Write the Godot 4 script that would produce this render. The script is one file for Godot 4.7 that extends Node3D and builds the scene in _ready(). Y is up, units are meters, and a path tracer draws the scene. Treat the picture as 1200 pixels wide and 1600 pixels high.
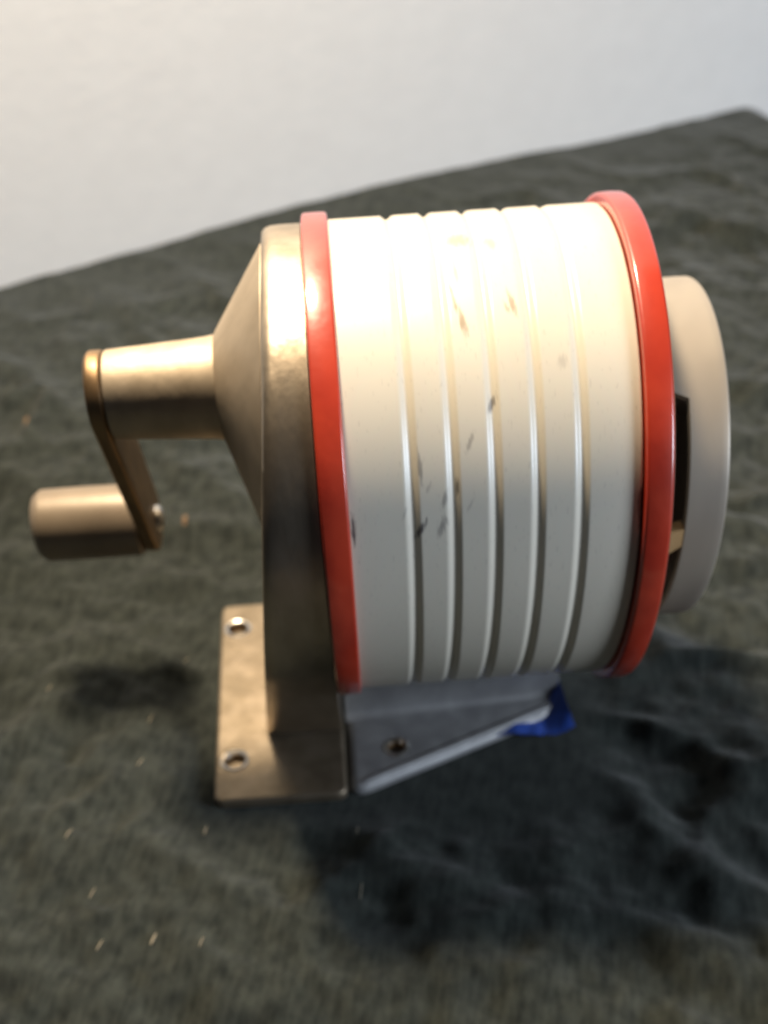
extends Node3D
# A desk pencil sharpener standing on crushed velvet in front of a white wall.
# Lengths inside the builders are in units of the drum's trim-ring radius, U metres.

const U := 0.04
const AXIS_HEIGHT := 1.389       # centre of the drum above the cloth
const CRANK_HEIGHT := 1.80     # centre of the crank shaft
const GUIDE_HEIGHT := 1.351      # centre of the pencil guide cover
const PLATE_TOP := 0.05

var rng := RandomNumberGenerator.new()
var names_used := {}


func _ready() -> void:
	rng.seed = 7
	build_camera()
	build_light()
	var mat := build_materials()
	build_walls(mat)
	build_cloth(mat)
	build_sharpener(mat)
	build_tape(mat)
	build_lint(mat)


# ---------------------------------------------------------------- camera and light

func build_camera() -> void:
	var cam := Camera3D.new()
	cam.name = "camera"
	# a lens shifted upwards: the optical axis meets the picture below its middle
	cam.projection = Camera3D.PROJECTION_FRUSTUM
	cam.near = 0.01
	cam.far = 20.0
	cam.size = 1600.0 / 1781.23 * 0.01
	cam.frustum_offset = Vector2(0.0, 454.88 / 1781.23 * 0.01)
	var turn := Basis(Vector3.UP, -0.0220) * Basis(Vector3.RIGHT, -0.8742) * Basis(Vector3.BACK, -0.0558)
	cam.transform = Transform3D(turn, Vector3(0.0991, 4.2726, 4.347) * U)
	var lens := CameraAttributesPhysical.new()
	lens.frustum_focal_length = 24.0
	lens.frustum_focus_distance = 0.138
	lens.frustum_near = 0.01
	lens.frustum_far = 20.0
	lens.exposure_aperture = 12.0
	cam.attributes = lens
	add_child(cam)
	cam.current = true


func build_light() -> void:
	var around := WorldEnvironment.new()
	around.name = "surroundings"
	var env := Environment.new()
	env.background_mode = Environment.BG_COLOR
	env.background_color = Color(0.60, 0.64, 0.72)
	env.background_energy_multiplier = 0.035
	env.tonemap_mode = Environment.TONE_MAPPER_LINEAR
	env.tonemap_exposure = 1.0
	env.sdfgi_enabled = true
	env.ssao_enabled = true
	env.ssil_enabled = true
	around.environment = env
	add_child(around)
	# the warm room lamp, above and a little behind and to the left
	area("room_lamp", Vector3(-1.2, 10.0, -3.1), Vector3(0.4, 1.2, 0.0), Vector2(1.4, 1.4), Color(1.0, 0.91, 0.78), 0.31)
	# the cool low window to the right
	area("window_light", Vector3(23.0, 9.6, 10.5), Vector3(0.4, 1.2, -1.0), Vector2(8.0, 8.0), Color(0.89, 0.94, 1.0), 0.86)


func area(called: String, at: Vector3, towards: Vector3, size: Vector2, tint: Color, energy: float) -> void:
	var lamp := AreaLight3D.new()
	lamp.name = called
	lamp.area_size = size * U
	lamp.light_color = tint
	lamp.light_energy = energy
	lamp.area_normalize_energy = true
	lamp.area_range = 6.0
	lamp.area_attenuation = 2.0
	lamp.shadow_enabled = true
	add_child(lamp)
	lamp.look_at_from_position(at * U, towards * U, Vector3.UP if absf((towards - at).normalized().y) < 0.95 else Vector3.BACK)


# ---------------------------------------------------------------- materials

func tone(r: float, g: float, b: float) -> Color:
	return Color(r, g, b).linear_to_srgb()


func noise(kind: int, frequency: float, octaves: int, seed_: int) -> FastNoiseLite:
	var n := FastNoiseLite.new()
	n.noise_type = kind
	n.frequency = frequency
	n.fractal_octaves = octaves
	n.seed = seed_
	return n


# a tiling grey or coloured noise texture between two linear tones
func grain(seed_: int, frequency: float, dark: Color, light: Color, octaves := 4, side := 256) -> NoiseTexture2D:
	var t := NoiseTexture2D.new()
	t.width = side
	t.height = side
	t.seamless = true
	t.noise = noise(FastNoiseLite.TYPE_SIMPLEX_SMOOTH, frequency, octaves, seed_)
	var ramp := Gradient.new()
	ramp.set_color(0, dark)
	ramp.set_color(1, light)
	ramp.set_offset(0, 0.2)
	ramp.set_offset(1, 0.8)
	t.color_ramp = ramp
	return t


func plaster_normal() -> NoiseTexture2D:
	var t := NoiseTexture2D.new()
	t.width = 1024
	t.height = 1024
	t.seamless = true
	t.as_normal_map = true
	t.bump_strength = 4.0
	t.noise = noise(FastNoiseLite.TYPE_SIMPLEX_SMOOTH, 0.03, 4, 32)
	return t


func triplanar(m: StandardMaterial3D, scale: Vector3) -> void:
	m.uv1_triplanar = true
	m.uv1_scale = scale


func build_materials() -> Dictionary:
	var mat := {}
	# gold hammered paint on the casting
	var gold := StandardMaterial3D.new()
	gold.resource_name = "champagne_gold_paint"
	gold.albedo_texture = grain(11, 0.018, tone(0.43, 0.355, 0.265), tone(0.57, 0.48, 0.37), 5)
	gold.metallic = 0.97
	gold.roughness = 0.37
	gold.normal_enabled = true
	var gn := NoiseTexture2D.new()
	gn.width = 256
	gn.height = 256
	gn.seamless = true
	gn.as_normal_map = true
	gn.bump_strength = 3.0
	gn.noise = noise(FastNoiseLite.TYPE_SIMPLEX_SMOOTH, 0.03, 4, 12)
	gold.normal_texture = gn
	gold.normal_scale = 0.16
	triplanar(gold, Vector3(26.0, 14.0, 26.0))
	mat.gold = gold
	var cast := gold.duplicate()
	cast.resource_name = "brushed_champagne_gold"
	cast.albedo_texture = grain(16, 0.018, tone(0.48, 0.395, 0.29), tone(0.62, 0.52, 0.395), 5)
	cast.metallic = 0.72
	cast.roughness = 0.56
	mat.cast = cast
	var plate := gold.duplicate()
	plate.resource_name = "worn_gold_paint"
	plate.albedo_texture = grain(15, 0.018, tone(0.18, 0.145, 0.10), tone(0.25, 0.205, 0.15), 5)
	plate.metallic = 0.75
	plate.roughness = 0.5
	mat.plate = plate
	var pale := gold.duplicate()
	pale.resource_name = "smooth_gold_paint"
	pale.albedo_texture = grain(17, 0.01, tone(0.43, 0.375, 0.31), tone(0.49, 0.43, 0.355), 3)
	pale.metallic = 0.35
	pale.roughness = 0.42
	pale.normal_scale = 0.05
	mat.pale = pale
	var brass := gold.duplicate()
	brass.resource_name = "tarnished_brass"
	brass.albedo_texture = grain(13, 0.02, tone(0.23, 0.15, 0.08), tone(0.36, 0.24, 0.13), 4)
	brass.metallic = 0.8
	brass.roughness = 0.45
	mat.brass = brass
	var taupe := pale.duplicate()
	taupe.resource_name = "taupe_lacquer"
	taupe.albedo_texture = grain(18, 0.01, tone(0.255, 0.205, 0.15), tone(0.31, 0.25, 0.185), 3)
	taupe.metallic = 0.2
	mat.taupe = taupe
	var steel := StandardMaterial3D.new()
	steel.resource_name = "bare_steel"
	steel.albedo_color = tone(0.62, 0.60, 0.56)
	steel.metallic = 1.0
	steel.roughness = 0.28
	mat.steel = steel
	# glossy red enamel
	var red := StandardMaterial3D.new()
	red.resource_name = "red_enamel"
	red.albedo_texture = grain(21, 0.012, tone(0.43, 0.030, 0.014), tone(0.61, 0.058, 0.024), 4)
	red.roughness = 0.36
	red.normal_enabled = true
	red.normal_texture = gn
	red.normal_scale = 0.12
	red.clearcoat_enabled = true
	red.clearcoat = 1.0
	red.clearcoat_roughness = 0.12
	triplanar(red, Vector3(20, 20, 20))
	mat.red = red
	# cream enamel of the drum, with its scuffs
	var cream := StandardMaterial3D.new()
	cream.resource_name = "cream_enamel"
	cream.albedo_texture = drum_paint()
	cream.roughness = 0.36
	cream.clearcoat_enabled = true
	cream.clearcoat = 0.5
	cream.clearcoat_roughness = 0.28
	mat.cream = cream
	# white painted plaster
	var wall := StandardMaterial3D.new()
	wall.resource_name = "white_painted_plaster"
	wall.albedo_texture = grain(31, 0.012, tone(0.85, 0.845, 0.83), tone(0.88, 0.875, 0.86), 5, 1024)
	wall.roughness = 0.8
	wall.normal_enabled = true
	wall.normal_texture = plaster_normal()
	wall.normal_scale = 0.11
	triplanar(wall, Vector3(6, 6, 6))
	mat.wall = wall
	var velvet := StandardMaterial3D.new()
	velvet.resource_name = "green_black_velvet"
	velvet.albedo_texture = velvet_nap()
	velvet.roughness = 1.0
	velvet.metallic_specular = 0.15
	velvet.rim_enabled = true
	velvet.rim = 0.36
	velvet.rim_tint = 0.6
	mat.velvet = velvet
	var tape := StandardMaterial3D.new()
	tape.resource_name = "blue_tape"
	tape.albedo_color = tone(0.03, 0.09, 0.45)
	tape.roughness = 0.4
	tape.cull_mode = BaseMaterial3D.CULL_DISABLED
	mat.tape = tape
	var lint := StandardMaterial3D.new()
	lint.resource_name = "pale_lint"
	lint.albedo_color = tone(0.27, 0.24, 0.18)
	lint.roughness = 1.0
	mat.lint = lint
	var wood := StandardMaterial3D.new()
	wood.resource_name = "pencil_wood"
	wood.albedo_color = tone(0.24, 0.155, 0.09)
	wood.roughness = 0.9
	mat.wood = wood
	var lever := StandardMaterial3D.new()
	lever.resource_name = "tan_lacquer"
	lever.albedo_color = tone(0.62, 0.40, 0.19)
	lever.roughness = 0.5
	mat.lever = lever
	# bare grey foot
	var foot := gold.duplicate()
	foot.resource_name = "grey_cast_metal"
	foot.albedo_texture = grain(14, 0.02, tone(0.27, 0.27, 0.275), tone(0.36, 0.36, 0.365), 4)
	foot.metallic = 0.5
	foot.roughness = 0.5
	mat.foot = foot
	return mat


# Cream paint of the drum: x runs along the axis, y round it (0 = straight down at the back seam).
func drum_paint() -> ImageTexture:
	var w := 512
	var h := 1024
	var tint := noise(FastNoiseLite.TYPE_SIMPLEX_SMOOTH, 0.006, 3, 41)
	var speck := noise(FastNoiseLite.TYPE_SIMPLEX_SMOOTH, 0.09, 2, 42)
	var rag := noise(FastNoiseLite.TYPE_SIMPLEX_SMOOTH, 0.11, 3, 43)
	# scuffs: place along the axis, degrees above the front, length (degrees), width, slant, strength
	var scuffs := [
		[0.585, 87.0, 3.0, 0.055, 0.0, 0.55], [0.70, 84.8, 2.6, 0.022, 0.01, 0.4],
		[0.536, 67.5, 4.5, 0.007, 0.01, 0.8], [0.560, 62.0, 4.2, 0.014, 0.008, 0.75], [0.555, 75.0, 4.0, 0.007, 0.004, 0.4],
		[0.742, 66.0, 3.4, 0.012, 0.01, 0.7], [0.722, 65.0, 2.0, 0.009, 0.01, 0.5],
		[0.640, 44.1, 2.0, 0.014, -0.012, 0.8], [0.555, 36.5, 2.2, 0.011, -0.014, 0.5],
		[0.372, 32.0, 4.2, 0.009, 0.004, 0.6], [0.366, 19.0, 2.5, 0.014, -0.024, 0.95], [0.445, 19.5, 2.5, 0.019, -0.014, 0.6],
		[0.455, 25.4, 2.3, 0.011, -0.012, 0.55], [0.505, 27.2, 2.2, 0.011, 0.0, 0.8], [0.40, 28.0, 1.4, 0.009, -0.012, 0.3], [0.549, 23.7, 1.4, 0.007, -0.012, 0.3],
		[0.118, 20.0, 3.8, 0.010, 0.0, 1.0], [1.172, 21.0, 5.0, 0.012, 0.0, 1.0], [0.31, 23.0, 1.7, 0.007, -0.01, 0.3], [0.90, 52.0, 1.8, 0.02, 0.0, 0.25],
	]
	var bytes := PackedByteArray()
	bytes.resize(w * h * 3)
	var k := 0
	for j in h:
		var degrees := float(j) / h * 360.0 - 180.0     # above the front
		for i in w:
			var along := 0.1 + float(i) / w * 1.08
			var v := tint.get_noise_2d(i * 0.7, j) * 0.05
			var c := Vector3(0.76, 0.71, 0.60) * (1.0 + v)
			var s := 0.0
			for f in scuffs:
				var dy: float = (degrees - f[1]) / f[2]
				if absf(dy) < 1.4:
					var dx: float = (along - f[0] + f[4] * dy) / f[3]
					if absf(dx) < 1.6:
						var d: float = sqrt(dx * dx + dy * dy) + rag.get_noise_2d(i * 3.0, j * 0.8) * 0.75
						s = maxf(s, f[5] * (1.0 - smoothstep(0.35, 1.1, d)))
			if speck.get_noise_2d(i * 2.0, j) > 0.62:
				s = maxf(s, 0.18)
			c = c.lerp(Vector3(0.30, 0.20, 0.11) if degrees > 56.0 else Vector3(0.15, 0.135, 0.13), s)
			var q := Color(c.x, c.y, c.z).linear_to_srgb()
			bytes[k] = int(clampf(q.r, 0, 1) * 255)
			bytes[k + 1] = int(clampf(q.g, 0, 1) * 255)
			bytes[k + 2] = int(clampf(q.b, 0, 1) * 255)
			k += 3
	return ImageTexture.create_from_image(Image.create_from_data(w, h, false, Image.FORMAT_RGB8, bytes))


# The velvet: one green-black colour with the fine grain of its pile.
const CLOTH_LOW := Vector2(-6.0, -9.5)
const CLOTH_SIZE := 16.0

func velvet_nap() -> ImageTexture:
	var side := 1600
	var patch := noise(FastNoiseLite.TYPE_SIMPLEX_SMOOTH, 1.3, 4, 51)
	var fine := noise(FastNoiseLite.TYPE_SIMPLEX_SMOOTH, 5.5, 4, 55)
	var streak := noise(FastNoiseLite.TYPE_SIMPLEX_SMOOTH, 1.0, 3, 53)
	var bytes := PackedByteArray()
	bytes.resize(side * side * 3)
	var k := 0
	for j in side:
		var z := CLOTH_LOW.y + float(j) / side * CLOTH_SIZE
		for i in side:
			var x := CLOTH_LOW.x + float(i) / side * CLOTH_SIZE
			var s := streak.get_noise_2d(x * 26.0 + z * 6.0, z * 5.0)
			var t := patch.get_noise_2d(x, z)
			var light := clampf(0.5 + 0.08 * t + 0.55 * fine.get_noise_2d(x * 1.6, z * 1.3) + 0.42 * s, 0.0, 1.0)
			var c := Vector3(0.015, 0.0185, 0.0170).lerp(Vector3(0.045, 0.052, 0.0465), light)
			var o := Color(c.x, c.y, c.z).linear_to_srgb()
			bytes[k] = int(clampf(o.r, 0, 1) * 255)
			bytes[k + 1] = int(clampf(o.g, 0, 1) * 255)
			bytes[k + 2] = int(clampf(o.b, 0, 1) * 255)
			k += 3
	var im := Image.create_from_data(side, side, false, Image.FORMAT_RGB8, bytes)
	return ImageTexture.create_from_image(im)


# wrinkles of the cloth: place x, z, half length, half width, turn (degrees), height
var wrinkles := [
	[-0.69, 0.52, 0.29, 0.09, 66, 0.066], [-1.16, 0.83, 0.49, 0.11, 36, 0.046], [-0.87, 0.97, 0.24, 0.09, 43, 0.055], [-1.46, -0.89, 0.50, 0.21, 47, 0.055], [-1.14, -0.09, 0.30, 0.09, 50, 0.038],
	[-0.73, -1.07, 0.32, 0.18, 45, 0.055], [-1.66, -1.29, 0.39, 0.15, 21, 0.044], [-0.32, 0.83, 0.19, 0.06, 30, 0.055], [0.28, 1.08, 0.31, 0.17, 18, 0.066], [0.38, 1.29, 0.24, 0.12, 23, 0.088],
	[0.65, 1.51, 0.29, 0.17, 29, 0.083], [0.91, 1.14, 0.26, 0.21, 54, 0.072], [0.71, 1.85, 0.13, 0.25, 28, 0.093], [-0.10, 1.55, 0.21, 0.14, 48, 0.055], [-0.00, 1.85, 0.19, 0.12, 27, 0.044],
	[-0.55, 1.71, 0.10, 0.15, 22, 0.038], [-0.50, 1.27, 0.22, 0.12, 28, 0.038], [0.96, 1.68, 0.20, 0.14, 52, 0.066], [-1.08, 1.76, 0.23, 0.09, 16, 0.033], [-0.89, -2.28, 0.42, 0.17, 56, 0.055],
	[-2.00, -3.04, 0.37, 0.30, 67, 0.055], [-1.37, -2.96, 0.45, 0.20, 69, 0.044],
]


# ---------------------------------------------------------------- mesh helpers
# Every shape is a list of triangles, counter-clockwise seen from outside, in units of U.

class Shape:
	var points := PackedVector3Array()
	var uvs := PackedVector2Array()

	func tri(a: Vector3, b: Vector3, c: Vector3, ua := Vector2.ZERO, ub := Vector2.ZERO, uc := Vector2.ZERO) -> void:
		points.append_array([a, b, c])
		uvs.append_array([ua, ub, uc])

	func quad(a: Vector3, b: Vector3, c: Vector3, d: Vector3) -> void:
		tri(a, b, c)
		tri(a, c, d)

	# skin between rings of equal length; ring k+1 lies after ring k
	func skin(rings: Array, closed := true, with_uv := false) -> void:
		for k in rings.size() - 1:
			var p: PackedVector3Array = rings[k]
			var q: PackedVector3Array = rings[k + 1]
			var n := p.size()
			for i in (n if closed else n - 1):
				var j := (i + 1) % n
				if with_uv:
					var u0 := Vector2(p[i].x, float(i) / n)
					var u1 := Vector2(p[i].x, float(i + 1) / n)
					var v0 := Vector2(q[i].x, float(i) / n)
					var v1 := Vector2(q[i].x, float(i + 1) / n)
					tri(p[i], p[j], q[j], u0, u1, v1)
					tri(p[i], q[j], q[i], u0, v1, v0)
				else:
					quad(p[i], p[j], q[j], q[i])

	func cap(ring: PackedVector3Array, flip := false) -> void:
		var c := Vector3.ZERO
		for p in ring:
			c += p / ring.size()
		for i in ring.size():
			var a := ring[i]
			var b := ring[(i + 1) % ring.size()]
			if flip:
				tri(c, b, a)
			else:
				tri(c, a, b)

	# normals smooth where faces meet at less than the crease angle
	func mesh(unit: float, crease_degrees := 38.0) -> ArrayMesh:
		var faces := points.size() / 3
		var face_normal := PackedVector3Array()
		var around := {}
		for f in faces:
			var n := (points[3 * f + 1] - points[3 * f]).cross(points[3 * f + 2] - points[3 * f])
			face_normal.append(n)
			for k in 3:
				var key := Vector3i((points[3 * f + k] * 8000.0).round())
				if not around.has(key):
					around[key] = PackedInt32Array()
				around[key].append(f)
		var limit := cos(deg_to_rad(crease_degrees))
		var out_points := PackedVector3Array()
		var out_normals := PackedVector3Array()
		var out_uvs := PackedVector2Array()
		for f in faces:
			if face_normal[f].length_squared() < 1e-16:
				continue
			var own := face_normal[f].normalized()
			for k in [0, 2, 1]:
				var at: Vector3 = points[3 * f + k]
				var sum := Vector3.ZERO
				for g in around[Vector3i((at * 8000.0).round())]:
					if face_normal[g].length_squared() > 1e-16 and face_normal[g].normalized().dot(own) > limit:
						sum += face_normal[g]
				out_points.append(at * unit)
				out_normals.append(sum.normalized())
				out_uvs.append(uvs[3 * f + k])
		var arrays := []
		arrays.resize(Mesh.ARRAY_MAX)
		arrays[Mesh.ARRAY_VERTEX] = out_points
		arrays[Mesh.ARRAY_NORMAL] = out_normals
		arrays[Mesh.ARRAY_TEX_UV] = out_uvs
		var m := ArrayMesh.new()
		m.add_surface_from_arrays(Mesh.PRIMITIVE_TRIANGLES, arrays)
		return m


func ring_x(x: float, r: float, cy: float, cz := 0.0, n := 96) -> PackedVector3Array:
	var p := PackedVector3Array()
	for i in n:
		var t := TAU * i / n
		p.append(Vector3(x, cy + r * cos(t), cz + r * sin(t)))
	return p


# a turned shape along x: profile points (x, radius), going right along the outside
func lathe(profile: Array, cy: float, cz := 0.0, n := 96) -> Shape:
	var s := Shape.new()
	var rings := []
	for p in profile:
		rings.append(ring_x(p[0], p[1], cy, cz, n))
	s.skin(rings)
	return s


# Plan outline (x, z), counter-clockwise seen from above when z points down the page, moved inwards.
func inset(outline: PackedVector2Array, by: float) -> PackedVector2Array:
	var r := PackedVector2Array()
	var n := outline.size()
	for i in n:
		var a := outline[(i + n - 1) % n]
		var b := outline[i]
		var c := outline[(i + 1) % n]
		var e := (b - a).normalized()
		var f := (c - b).normalized()
		var na := Vector2(-e.y, e.x)
		var nb := Vector2(-f.y, f.x)
		var m := (na + nb).normalized()
		r.append(b + m * by / maxf(m.dot(na), 0.4))
	return r


func rounded(corners: Array, radius: float, steps := 5) -> PackedVector2Array:
	var r := PackedVector2Array()
	var n := corners.size()
	for i in n:
		var a: Vector2 = corners[(i + n - 1) % n]
		var b: Vector2 = corners[i]
		var c: Vector2 = corners[(i + 1) % n]
		var p := b + (a - b).normalized() * radius
		var q := b + (c - b).normalized() * radius
		for k in steps + 1:
			var t := float(k) / steps
			r.append(p.lerp(b, t).lerp(b.lerp(q, t), t))
	return r


func circle(c: Vector2, r: float, n := 24) -> PackedVector2Array:
	var p := PackedVector2Array()
	for i in n:
		p.append(c + Vector2(cos(TAU * i / n), sin(TAU * i / n)) * r)
	return p


# A flat plate lying in the xz plane with bevelled upper edge and round countersunk holes [centre, radius].
func plate_shape(outline: PackedVector2Array, low: float, high: float, bevel: float, holes: Array) -> Shape:
	var s := Shape.new()
	if signed_area(outline) < 0.0:
		outline.reverse()
	var lift := func(poly: PackedVector2Array, y: float) -> PackedVector3Array:
		var r := PackedVector3Array()
		for p in poly:
			r.append(Vector3(p.x, y, p.y))
		return r
	var rows := [lift.call(outline, low), lift.call(outline, high - bevel)]
	for k in [1, 2, 3, 4]:
		var t: float = k / 4.0 * PI / 2
		rows.append(lift.call(inset(outline, bevel * (1.0 - cos(t))), high - bevel * (1.0 - sin(t))))
	for k in rows.size() - 1:
		var p: PackedVector3Array = rows[k]
		var q: PackedVector3Array = rows[k + 1]
		for i in p.size():
			var j := (i + 1) % p.size()
			s.quad(p[i], q[i], q[j], p[j])
	var top := inset(outline, bevel)
	# join each hole to the outline by a hair-thin slit so that one polygon can be cut into triangles
	for hole in holes:
		var c: Vector2 = hole[0]
		var ring := circle(c, hole[1], 24)
		ring.reverse()
		var best := 0
		var foot := Vector2.ZERO
		var nearest := INF
		for i in top.size():
			var a := top[i]
			var b := top[(i + 1) % top.size()]
			if a.distance_to(b) < 0.1:
				continue
			var p := a.lerp(b, clampf((c - a).dot(b - a) / (b - a).length_squared(), 0.05, 0.95))
			if p.distance_to(c) < nearest:
				nearest = p.distance_to(c)
				best = i
				foot = p
		var hair := (top[(best + 1) % top.size()] - top[best]).normalized() * 0.0003
		var start := 0
		for i in ring.size():
			if ring[i].distance_to(foot) < ring[start].distance_to(foot):
				start = i
		var joined := PackedVector2Array()
		for i in top.size():
			joined.append(top[i])
			if i == best:
				joined.append(foot - hair)
				joined.append(ring[start] - hair)
				for m in ring.size() - 1:
					joined.append(ring[(start + 1 + m) % ring.size()])
				joined.append(ring[start] + hair)
				joined.append(foot + hair)
		top = joined
	var order := Geometry2D.triangulate_polygon(top)
	for k in range(0, order.size(), 3):
		var a := top[order[k]]
		var b := top[order[k + 1]]
		var c := top[order[k + 2]]
		if (b - a).cross(c - a) > 0.0:
			var swap := b
			b = c
			c = swap
		s.tri(Vector3(a.x, high, a.y), Vector3(b.x, high, b.y), Vector3(c.x, high, c.y))
	var under := Geometry2D.triangulate_polygon(outline)
	for k in range(0, under.size(), 3):
		var a := outline[under[k]]
		var b := outline[under[k + 1]]
		var c := outline[under[k + 2]]
		if (b - a).cross(c - a) < 0.0:
			var swap := b
			b = c
			c = swap
		s.tri(Vector3(a.x, low, a.y), Vector3(b.x, low, b.y), Vector3(c.x, low, c.y))
	return s


func signed_area(p: PackedVector2Array) -> float:
	var a := 0.0
	for i in p.size():
		a += p[i].cross(p[(i + 1) % p.size()])
	return a


func part(called: String, shape: Shape, m: Material, parent: Node, crease := 38.0) -> MeshInstance3D:
	var o := MeshInstance3D.new()
	o.mesh = shape.mesh(U, crease)
	o.material_override = null
	o.mesh.surface_set_material(0, m)
	o.name = numbered(called, parent)
	parent.add_child(o, true)
	return o


func numbered(called: String, parent: Node) -> String:
	var key := str(parent.get_instance_id()) + called
	var k: int = names_used.get(key, 0)
	names_used[key] = k + 1
	return called if k == 0 else "%s_%03d" % [called, k]


func tag(o: Node, label: String, category: String, group := "") -> void:
	o.set_meta("label", label)
	o.set_meta("category", category)
	if group:
		o.set_meta("group", group)


# ---------------------------------------------------------------- walls and cloth

const WALL_FROM := Vector2(-2.553, -4.91)
const WALL_ALONG := Vector2(0.9269, -0.3753)
const WALL_OUT := Vector2(0.3753, 0.9269)
const WALL_CORNER := 7.48      # along the wall from WALL_FROM

func slab(from: Vector2, to: Vector2, thick: Vector2, low: float, high: float) -> Shape:
	var s := Shape.new()
	var p := [from, to, to + thick, from + thick]
	var a := 0.0
	for i in 4:
		a += p[i].cross(p[(i + 1) % 4])
	if a < 0.0:
		p.reverse()
	for i in 4:
		var q: Vector2 = p[i]
		var r: Vector2 = p[(i + 1) % 4]
		s.quad(Vector3(q.x, low, q.y), Vector3(q.x, high, q.y), Vector3(r.x, high, r.y), Vector3(r.x, low, r.y))
	s.quad(Vector3(p[3].x, high, p[3].y), Vector3(p[2].x, high, p[2].y), Vector3(p[1].x, high, p[1].y), Vector3(p[0].x, high, p[0].y))
	s.quad(Vector3(p[0].x, low, p[0].y), Vector3(p[1].x, low, p[1].y), Vector3(p[2].x, low, p[2].y), Vector3(p[3].x, low, p[3].y))
	return s


func build_walls(mat: Dictionary) -> void:
	var back := part("wall", slab(WALL_FROM - WALL_ALONG * 9.0, WALL_FROM + WALL_ALONG * (WALL_CORNER + 9.0), -WALL_OUT, -1.0, 20.0), mat.wall, self)
	back.set_meta("kind", "structure")
	var low := WALL_FROM - WALL_ALONG * 4.0 + WALL_OUT * 0.03
	var table := part("table_top", slab(low, low + WALL_ALONG * (WALL_CORNER + 3.45), WALL_OUT * 11.0, -0.9, -0.5), mat.wood, self)
	table.set_meta("kind", "structure")


# height of the cloth: flat below the base, folded and crushed elsewhere
func cloth_height(x: float, z: float, folds: FastNoiseLite, crush: FastNoiseLite) -> float:
	var t := deg_to_rad(32.0)
	var u := x * cos(t) + z * sin(t)
	var v := -x * sin(t) + z * cos(t)
	var bend := crush.get_noise_2d(x * 0.25, z * 0.25) * 0.35
	var n := folds.get_noise_2d(u * 0.22 + bend, v * 0.75 + bend)
	var m := folds.get_noise_2d(u * 0.36 + 40.0 - bend, v * 0.5 + 17.0 + bend)
	# long soft ridges where the cloth has bunched up
	var h := 0.045 * n + 0.065 * exp(-n * n / 0.08) + 0.045 * exp(-m * m / 0.06) - 0.03 + crush.get_noise_2d(x, z) * 0.040 + crush.get_noise_2d(x * 2.7 + 9.0, z * 2.3) * 0.011
	if x > -2.8 and x < 2.2 and z > -3.2 and z < 2.8:
		for f in wrinkles:
			var a := deg_to_rad(f[4])
			var dx: float = x - f[0]
			var dz: float = z - f[1]
			var p: float = (dx * cos(a) + dz * sin(a)) / f[2]
			var q: float = (-dx * sin(a) + dz * cos(a)) / f[3]
			if p * p + q * q < 6.0:
				h += 0.65 * f[5] * exp(-p * p - q * q)
	var away := Vector2(maxf(maxf(-0.65 - x, x - 1.13), 0.0), maxf(absf(z) - 0.74, 0.0)).length()
	h = (h - 0.01) * smoothstep(0.0, 0.40, away) - 0.003
	var p := Vector2(x, z) - WALL_FROM
	var along := p.dot(WALL_ALONG)
	var out := p.dot(WALL_OUT)
	h *= smoothstep(-0.1, 1.6, out) * 0.9 + 0.1
	h += 0.10 * exp(-pow((along - 3.2) / 2.2, 2.0)) * exp(-out * 1.2)          # a swell against the wall
	h -= 0.12 * smoothstep(WALL_CORNER - 0.22, WALL_CORNER + 0.2, along)       # the end of the cloth drops by the corner
	return h


func build_cloth(mat: Dictionary) -> void:
	var folds := noise(FastNoiseLite.TYPE_SIMPLEX_SMOOTH, 1.0, 1, 61)
	var crush := noise(FastNoiseLite.TYPE_SIMPLEX_SMOOTH, 2.4, 3, 62)
	var step := 0.032
	var columns := int((WALL_CORNER + 4.0) / step)
	var rows := int(9.6 / step)
	var st := SurfaceTool.new()
	st.begin(Mesh.PRIMITIVE_TRIANGLES)
	for j in rows + 1:
		for i in columns + 1:
			var p := WALL_FROM + WALL_ALONG * (-4.0 + i * step) + WALL_OUT * (0.012 + j * step)
			st.set_uv((p - CLOTH_LOW) / CLOTH_SIZE)
			st.add_vertex(Vector3(p.x, cloth_height(p.x, p.y, folds, crush), p.y) * U)
	for j in rows:
		for i in columns:
			var a := j * (columns + 1) + i
			var b := a + 1
			var c := a + columns + 1
			var d := c + 1
			for k in [a, b, d, a, d, c]:
				st.add_index(k)
	st.generate_normals()
	var o := MeshInstance3D.new()
	o.name = "velvet_cloth"
	o.mesh = st.commit()
	o.mesh.surface_set_material(0, mat.velvet)
	tag(o, "dark green grey crushed velvet cloth spread under the pencil sharpener", "cloth")
	add_child(o)


# ---------------------------------------------------------------- the sharpener

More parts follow.
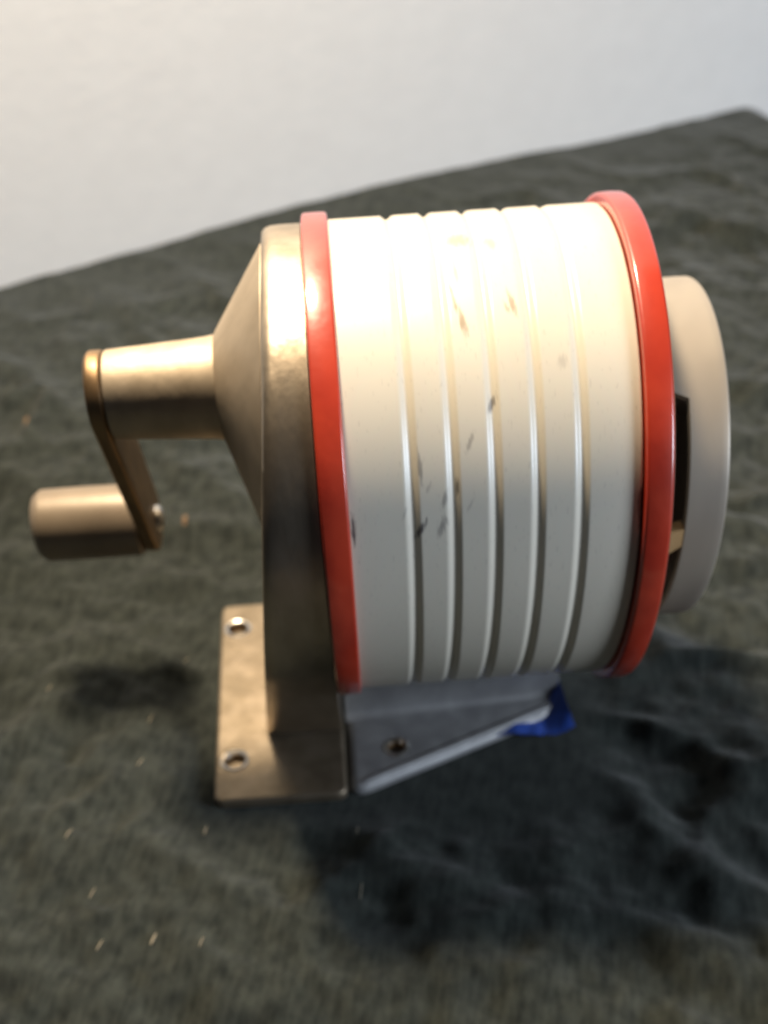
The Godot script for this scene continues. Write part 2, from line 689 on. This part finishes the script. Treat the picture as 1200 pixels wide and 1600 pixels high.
func build_sharpener(mat: Dictionary) -> void:
	var root := Node3D.new()
	root.name = "pencil_sharpener"
	tag(root, "old hand crank pencil sharpener with ribbed cream drum, red trim rings and gold casting", "pencil sharpener")
	add_child(root)

	# ---- casting: rim, cone and the foot below
	var housing := Shape.new()
	var rings := []
	# seen along the axis it is a circle drawn down to a narrow foot; its left face leans outwards below
	for p in [[0.012, 0.905, 1.0], [0.004, 0.922, 1.0], [0.006, 0.938, 1.0], [0.018, 0.951, 1.0], [0.040, 0.958, 1.0], [0.070, 0.960, 1.0], [-0.002, 0.960, 0.0]]:
		var ring := keyhole(p[1], 0.312 - (0.96 - p[1]))
		for i in ring.size():
			ring[i].x = p[0] + (-0.160 - 0.104 * (2.3 - ring[i].y)) * p[2]
		rings.append(ring)
	housing.skin(rings)
	housing.cap(rings[0], true)
	housing.cap(rings[-1])
	part("housing", housing, mat.gold, root, 34.0)

	var cone := Shape.new()
	rings = []
	for p in [[-0.385, 0.200, CRANK_HEIGHT, 0.0], [-0.375, 0.222, CRANK_HEIGHT - 0.003, 0.0], [0.0, 0.545, 1.772, 1.0], [0.016, 0.556, 1.765, 1.0], [0.03, 0.562, 1.765, 1.0]]:
		var ring := ring_x(p[0], p[1], p[2], 0.0, 128)
		for i in ring.size():
			ring[i].x += (-0.160 - 0.104 * (2.3 - ring[i].y)) * p[3]
		rings.append(ring)
	cone.skin(rings)
	cone.cap(rings[0], true)
	part("cone", cone, mat.cast, root, 34.0)

	# ---- crank boss
	var boss := lathe([[-0.832, 0.14], [-0.832, 0.168], [-0.824, 0.174], [-0.70, 0.181], [-0.52, 0.191], [-0.42, 0.198], [-0.372, 0.206]], CRANK_HEIGHT, 0.0, 64)
	boss.cap(ring_x(-0.832, 0.14, CRANK_HEIGHT, 0.0, 64), true)
	part("crank_boss", boss, mat.cast, root)
	build_crank(mat, root)

	# ---- drum between its trim rings
	var profile := [[0.100, 0.966]]
	for g in [0.342, 0.493, 0.646, 0.802, 0.962]:
		for q in [[-0.036, 0.0], [-0.028, 0.001], [-0.019, -0.005], [-0.010, -0.012], [-0.003, -0.015], [0.004, -0.0145], [0.012, -0.009], [0.021, -0.002], [0.030, 0.0]]:
			profile.append([g + q[0], 0.966 + q[1]])
	profile.append([1.168, 0.966])
	profile.append([1.178, 0.958])
	var drum := Shape.new()
	rings = []
	for p in profile:
		var r := PackedVector3Array()
		for i in 160:
			var t := TAU * i / 160.0 + PI          # starts straight at the back
			r.append(Vector3(p[0], AXIS_HEIGHT + p[1] * sin(t - PI + PI), p[1] * cos(t)))
		r.reverse()
		rings.append(r)
	drum.skin(rings, true, true)
	for i in drum.uvs.size():
		var u := drum.uvs[i]
		drum.uvs[i] = Vector2((u.x - 0.1) / 1.08, 0.0)
	for i in range(0, drum.points.size(), 3):
		var angles := [0.0, 0.0, 0.0]
		for k in 3:
			var p := drum.points[i + k]
			angles[k] = rad_to_deg(atan2(p.y - AXIS_HEIGHT, p.z)) / 360.0 + 0.5
		var most: float = angles.max()
		for k in 3:
			if most - angles[k] > 0.5:
				angles[k] += 1.0
			drum.uvs[i + k].y = angles[k]
	part("drum", drum, mat.cream, root, 50.0)

	var left_ring := lathe([[0.002, 0.94], [0.002, 0.978], [0.005, 0.989], [0.012, 0.995], [0.05, 0.996], [0.096, 0.995], [0.104, 0.989], [0.1075, 0.978], [0.1075, 0.94]], AXIS_HEIGHT, 0.0, 160)
	part("trim_ring", left_ring, mat.red, root, 50.0)
	var right_ring := lathe([[1.184, 0.93], [1.184, 0.986], [1.187, 0.996], [1.196, 1.001], [1.235, 1.003], [1.272, 1.001], [1.283, 0.995], [1.289, 0.983], [1.289, 0.93]], AXIS_HEIGHT, 0.0, 160)
	part("trim_ring", right_ring, mat.red, root, 50.0)
	var end_plate := lathe([[1.16, 0.935], [1.262, 0.935], [1.268, 0.925], [1.270, 0.10]], AXIS_HEIGHT, 0.0, 96)
	end_plate.cap(ring_x(1.270, 0.10, AXIS_HEIGHT))
	part("end_plate", end_plate, mat.taupe, root)

	build_guide(mat, root)
	build_base(mat, root)


# outline of the casting in the yz plane: a circle of radius r joined by two tangents to a foot of half depth w
func keyhole(r: float, w: float, n := 160) -> PackedVector3Array:
	var foot := Vector2(w, PLATE_TOP + 0.002 - AXIS_HEIGHT)      # (z, y) from the axis
	# tangent from the foot's corner: angle from the top of the circle, on the front side
	var reach := acos(r / foot.length())
	var touch := atan2(foot.x, foot.y) - reach
	var p := PackedVector3Array()
	for i in n:
		var t := TAU * i / n
		var side := 1.0 if t <= PI else -1.0
		var a := t if t <= PI else TAU - t
		var q := Vector2(sin(a), cos(a)) * r
		if a > touch:
			var from := Vector2(sin(touch), cos(touch)) * r
			var u := (a - touch) / (PI - touch)
			q = from.lerp(foot, minf(u / 0.75, 1.0)) if u < 0.75 else foot.lerp(Vector2(0.0, foot.y), (u - 0.75) / 0.25)
		p.append(Vector3(0.0, AXIS_HEIGHT + q.y, q.x * side))
	return p


func build_crank(mat: Dictionary, root: Node3D) -> void:
	# flat arm from the shaft down and backwards, its outline drawn in the (z, y) plane
	var top := Vector2(0.0, CRANK_HEIGHT)
	var low := Vector2(-0.40, 0.905)
	var along := (low - top).normalized()
	var across := Vector2(-along.y, along.x)
	var outline := PackedVector2Array()
	for i in 17:
		var t := PI * i / 16.0
		outline.append(top + (across * cos(t) - along * sin(t)) * 0.176)
	for i in 13:
		var t := PI * i / 12.0
		outline.append(low + (-across * cos(t) + along * sin(t)) * 0.155)
	var s := Shape.new()
	if signed_area(outline) < 0.0:
		outline.reverse()
	# seen from +x with z to the left, so the outline runs clockwise there
	var rows := []
	for p in [[-0.905, 0.014], [-0.897, 0.004], [-0.888, 0.0], [-0.850, 0.0], [-0.840, 0.004], [-0.834, 0.014]]:
		var r := PackedVector3Array()
		for q in inset(outline, p[1]):
			r.append(Vector3(p[0], q.y, q.x))
		r.reverse()
		rows.append(r)
	s.skin(rows)
	s.cap(rows[-1])
	s.cap(rows[0], true)
	var arm := part("crank_arm", s, mat.brass, root)
	var rivet := lathe([[-0.835, 0.066], [-0.815, 0.062], [-0.800, 0.045], [-0.795, 0.018]], low.y, low.x, 28)
	rivet.cap(ring_x(-0.795, 0.018, low.y, low.x, 28))
	part("rivet", rivet, mat.steel, arm)
	var handle := lathe([[-1.425, 0.05], [-1.423, 0.128], [-1.415, 0.146], [-1.400, 0.158], [-1.393, 0.162], [-1.386, 0.169], [-1.371, 0.172], [-1.15, 0.174], [-0.93, 0.172], [-0.915, 0.166], [-0.907, 0.155]], low.y, low.x, 72)
	handle.cap(ring_x(-1.425, 0.05, low.y, low.x, 72), true)
	handle.cap(ring_x(-0.907, 0.155, low.y, low.x, 72))
	part("crank_handle", handle, mat.taupe, root)


# the round pencil guide cover on the right-hand end, with an opening cut out of the front of its wall
func build_guide(mat: Dictionary, root: Node3D) -> void:
	var n := 160
	var r := 0.707
	var edge := func(t: float) -> float:
		# t runs from the top (0) over the front (PI/2) to the bottom (PI)
		var a := rad_to_deg(t)
		if a > 180.0:
			return 1.292
		return lerpf(1.292, 1.432, smoothstep(35.5, 40.5, a))
	var s := Shape.new()
	var rings := []
	var curve := [[0.0, -0.035], [0.0, -0.006], [0.004, 0.0], [0.5, 0.0], [1.0, 0.0]]
	for p in curve:
		var ring := PackedVector3Array()
		for i in n:
			var t := TAU * i / n
			var x0: float = edge.call(t)
			var rr: float = r + p[1]
			ring.append(Vector3(lerpf(x0, 1.550, p[0]), GUIDE_HEIGHT + rr * cos(t), rr * sin(t)))
		rings.append(ring)
	for p in [[1.578, -0.001], [1.584, -0.005], [1.588, -0.010], [1.590, -0.018], [1.590, -0.20], [1.590, -0.55]]:
		rings.append(ring_x(p[0], r + p[1], GUIDE_HEIGHT, 0.0, n))
	s.skin(rings)
	s.cap(rings[-1])
	# inside of the wall
	var inner := []
	for p in [1.0, 0.5, 0.0]:
		var ring := PackedVector3Array()
		for i in n:
			var t := TAU * i / n
			var x0: float = edge.call(t)
			ring.append(Vector3(lerpf(x0, 1.546, p), GUIDE_HEIGHT + (r - 0.035) * cos(t), (r - 0.035) * sin(t)))
		inner.append(ring)
	s.skin(inner)
	var face := ring_x(1.546, r - 0.035, GUIDE_HEIGHT, 0.0, n)
	s.cap(face, true)
	part("guide_cover", s, mat.pale, root, 45.0)
	# pencil tube behind the opening
	var tube := lathe([[1.265, 0.22], [1.54, 0.22]], CRANK_HEIGHT, 0.0, 40)
	part("pencil_tube", tube, mat.steel, root)
	# the small lever and the clip that show in the opening
	var lever := Shape.new()
	var at := PackedVector3Array()
	for q in [[1.275, 1.425, 0.700], [1.428, 1.460, 0.698], [1.428, 1.385, 0.706], [1.275, 1.27, 0.702]]:
		at.append(Vector3(q[0], q[1], q[2]))
	box_from(lever, at, Vector3(0, 0, -0.06))
	part("guide_lever", lever, mat.lever, root)
	var clip := Shape.new()
	at = PackedVector3Array()
	for q in [[1.275, 1.10, 0.56], [1.40, 1.11, 0.56], [1.40, 0.95, 0.54], [1.275, 0.92, 0.54]]:
		at.append(Vector3(q[0], q[1], q[2]))
	box_from(clip, at, Vector3(0, 0, -0.05))
	part("spring_clip", clip, mat.brass, root)


# a block from a front quad (counter-clockwise or not, seen from outside) and its depth
func box_from(s: Shape, q: PackedVector3Array, depth: Vector3) -> void:
	var n := (q[1] - q[0]).cross(q[2] - q[0])
	if n.dot(depth) > 0.0:
		q.reverse()
	var b := PackedVector3Array()
	for p in q:
		b.append(p + depth)
	s.quad(q[0], q[1], q[2], q[3])
	s.quad(b[3], b[2], b[1], b[0])
	for i in 4:
		var j := (i + 1) % 4
		s.quad(q[i], b[i], b[j], q[j])


func build_base(mat: Dictionary, root: Node3D) -> void:
	var holes := [[Vector2(-0.552, -0.527), 0.062], [Vector2(-0.550, 0.466), 0.062]]
	var base := plate_shape(rounded([Vector2(-0.650, -0.735), Vector2(0.006, -0.735), Vector2(0.006, 0.735), Vector2(-0.650, 0.735)], 0.06, 5), 0.0, PLATE_TOP, 0.02, holes)
	var plate := part("base_plate", base, mat.plate, root)
	for h in holes:
		screw_hole(h[0], h[1], mat, plate)

	var foot_holes := [[Vector2(0.262, 0.454), 0.055], [Vector2(0.262, -0.454), 0.055]]
	var foot := plate_shape(rounded([Vector2(0.014, -0.745), Vector2(1.130, -0.265), Vector2(1.130, 0.265), Vector2(0.014, 0.745)], 0.12, 6), 0.0, PLATE_TOP, 0.046, foot_holes)
	var bracket := part("support_foot", foot, mat.foot, root)
	for h in foot_holes:
		screw_hole(h[0], h[1], mat, bracket)
	# raised rim along each sloping edge
	var ends := [Vector2(0.075, 0.672), Vector2(1.085, 0.232)]
	var run: Vector2 = (ends[1] - ends[0]).normalized()
	var off := Vector2(-run.y, run.x)
	for mirror in [1.0, -1.0]:
		var rim := Shape.new()
		var loops := []
		for e in [[0.0, 0.2], [0.012, 0.8], [0.05, 1.0], [0.95, 1.0], [0.988, 0.8], [1.0, 0.2]]:
			var c: Vector2 = ends[0].lerp(ends[1], e[0])
			var loop := PackedVector3Array()
			for m in 14:
				var a := TAU * m / 14.0
				var w: Vector2 = c + off * cos(a) * 0.021 * e[1]
				loop.append(Vector3(w.x, PLATE_TOP - 0.004 + sin(a) * 0.013 * e[1], w.y * mirror))
			if mirror > 0.0:
				loop.reverse()
			loops.append(loop)
		rim.skin(loops)
		rim.cap(loops[0], true)
		rim.cap(loops[-1])
		part("edge_rim", rim, mat.foot, bracket, 60.0)
	# the spine that carries the drum, flared where it meets the foot
	var section := [[0.262, 0.051], [0.240, 0.056], [0.224, 0.070], [0.214, 0.095], [0.204, 0.22], [0.196, 0.42], [0.180, 0.446]]
	var s := Shape.new()
	var rings := []
	for e in [[0.014, 0.012, 1.0], [0.017, 0.003, 1.0], [0.026, 0.0, 1.0], [1.116, 0.0, 0.72], [1.125, 0.003, 0.72], [1.128, 0.012, 0.72]]:
		var r := PackedVector3Array()
		for q in section:
			r.append(Vector3(e[0], q[1] - e[1] * 0.5, q[0] * e[2] - e[1]))
		var other := r.duplicate()
		other.reverse()
		for q in other:
			r.append(Vector3(q.x, q.y, -q.z))
		r.reverse()
		rings.append(r)
	s.skin(rings)
	s.cap(rings[0], true)
	s.cap(rings[-1])
	part("spine", s, mat.foot, bracket, 50.0)


func screw_hole(c: Vector2, r: float, mat: Dictionary, parent: Node) -> void:
	var made := []
	for half in [[[r + 0.012, PLATE_TOP + 0.0015], [r + 0.004, PLATE_TOP + 0.006], [r - 0.006, PLATE_TOP + 0.002], [r * 0.80, PLATE_TOP - 0.012]], [[r * 0.80, PLATE_TOP - 0.012], [r * 0.70, PLATE_TOP - 0.022], [r * 0.68, 0.001]]]:
		var s := Shape.new()
		var rows := []
		for p in half:
			var ring := PackedVector3Array()
			for q in circle(c, p[0], 28):
				ring.append(Vector3(q.x, p[1], q.y))
			ring.reverse()
			rows.append(ring)
		s.skin(rows)
		made.append(s)
	var hole := part("screw_hole", made[0], mat.steel, parent)
	hole.mesh = joined_mesh(hole.mesh, made[1].mesh(U), mat.brass)


# one mesh with a second surface of another material
func joined_mesh(first: ArrayMesh, second: ArrayMesh, m: Material) -> ArrayMesh:
	first.add_surface_from_arrays(Mesh.PRIMITIVE_TRIANGLES, second.surface_get_arrays(0))
	first.surface_set_material(1, m)
	return first


# ---------------------------------------------------------------- small things

func build_tape(mat: Dictionary) -> void:
	# a scrap of tape caught under the end of the foot, its free end curling up to the right
	var s := Shape.new()
	var ripple := noise(FastNoiseLite.TYPE_SIMPLEX_SMOOTH, 2.5, 2, 71)
	var rows := []
	var n := 28
	for side in 2:
		for j in 9:
			var v := j / 8.0
			var row := PackedVector3Array()
			for i in n + 1:
				var u := float(i) / n
				var x := lerpf(0.70, 1.13, u) + 0.045 * v * u
				var z := lerpf(0.13, 0.40 + 0.03 * sin(u * 3.0), v)
				var y := 0.004 + 0.02 * v * sin(u * 5.0) * sin(u * 5.0) + 0.13 * pow(maxf(u - 0.72, 0.0) / 0.28, 1.6) * (1.0 - 0.75 * v) + 0.03 * v * sin(u * PI)
				y += 0.012 * ripple.get_noise_2d(x * 3.0, z * 5.0) * minf(u * 4.0, 1.0)
				z += 0.02 * ripple.get_noise_2d(x * 2.0 + 9.0, z) * v
				if side == 1:
					y -= 0.004
				row.append(Vector3(x, y, z))
			rows.append(row)
	var upper := rows.slice(0, 9)
	var lower := rows.slice(9, 18)
	lower.reverse()
	upper.reverse()
	s.skin(upper, false)
	lower.reverse()
	s.skin(lower, false)
	var o := part("blue_tape", s, mat.tape, self, 60.0)
	tag(o, "crumpled scrap of blue tape sticking out from under the sharpener's tapered foot", "tape")


func build_lint(mat: Dictionary) -> void:
	var folds := noise(FastNoiseLite.TYPE_SIMPLEX_SMOOTH, 1.0, 1, 61)
	var crush := noise(FastNoiseLite.TYPE_SIMPLEX_SMOOTH, 2.4, 3, 62)
	# place on the cloth (x, z), length, turn (degrees), thickness
	var spots := [
		[-1.037, 0.404, 0.06, 66.0, 0.007], [-1.344, 0.852, 0.065, 66.0, 0.008], [-1.206, 1.187, 0.065, 70.0, 0.006], [-1.139, 1.491, 0.06, 66.0, 0.008], [-0.899, 1.485, 0.06, 68.0, 0.013],
		[-0.676, 1.542, 0.06, 74.0, 0.006], [-0.692, 0.866, 0.055, 78.0, 0.008], [0.038, 1.299, 0.09, 82.0, 0.006], [0.04, 0.954, 0.06, 84.0, 0.005], [-0.84, -0.335, 0.055, 70.0, 0.006], [-1.56, -0.157, 0.05, 66.0, 0.006], [-1.0, 0.123, 0.06, 70.0, 0.005],
	]
	var where := ["beside the base plate's left end", "left of the sharpener near the front", "in the dark front left of the cloth", "near the front left edge", "thickest one, in front of the sharpener",
		"in the dark fold before the base plate", "just before the base plate's near corner", "long curved one before the foot", "before the seam of plate and foot", "left of the far screw hole", "far out to the left of the base plate", "left of the near screw hole"]
	for k in spots.size():
		var f: Array = spots[k]
		var s := Shape.new()
		var rings := []
		var t := deg_to_rad(f[3])
		for i in 6:
			var u := i / 5.0 - 0.5
			var c := Vector3(f[0] + cos(t) * f[2] * u + 0.006 * u * u, 0.0, f[1] - sin(t) * f[2] * u)
			c.y = cloth_height(c.x, c.z, folds, crush) + 0.008
			var ring := PackedVector3Array()
			var w: float = f[4] * 0.5 * (1.0 - 2.2 * u * u)
			var side := Vector3(sin(t), 0, cos(t))
			for m in 6:
				ring.append(c + side * cos(TAU * m / 6.0) * w + Vector3.UP * sin(TAU * m / 6.0) * w * 0.6)
			rings.append(ring)
		s.skin(rings)
		s.cap(rings[0], true)
		s.cap(rings[-1])
		var o := part("lint", s, mat.lint, self)
		tag(o, "pale fleck of lint on the velvet, " + where[k], "lint", "flecks of lint on the velvet")
	var crumbs := [[-0.90, -1.53, 0.015, "beside the crank handle"], [-2.04, -2.78, 0.012, "far left of the crank"]]
	for f in crumbs:
		var s := Shape.new()
		var y: float = cloth_height(f[0], f[1], folds, crush) + f[2] * 0.6
		var q := PackedVector3Array([Vector3(f[0] - f[2], y - f[2], f[1]), Vector3(f[0] + f[2] * 0.7, y - f[2], f[1] + 0.01), Vector3(f[0] + f[2], y + f[2] * 0.9, f[1] - 0.02), Vector3(f[0] - f[2] * 0.5, y + f[2], f[1] - 0.02)])
		box_from(s, q, Vector3(0.004, 0.004, -0.03))
		var o := part("wood_crumb", s, mat.wood, self)
		tag(o, "tiny crumb of pencil wood on the velvet " + str(f[3]), "shaving", "crumbs of pencil wood")
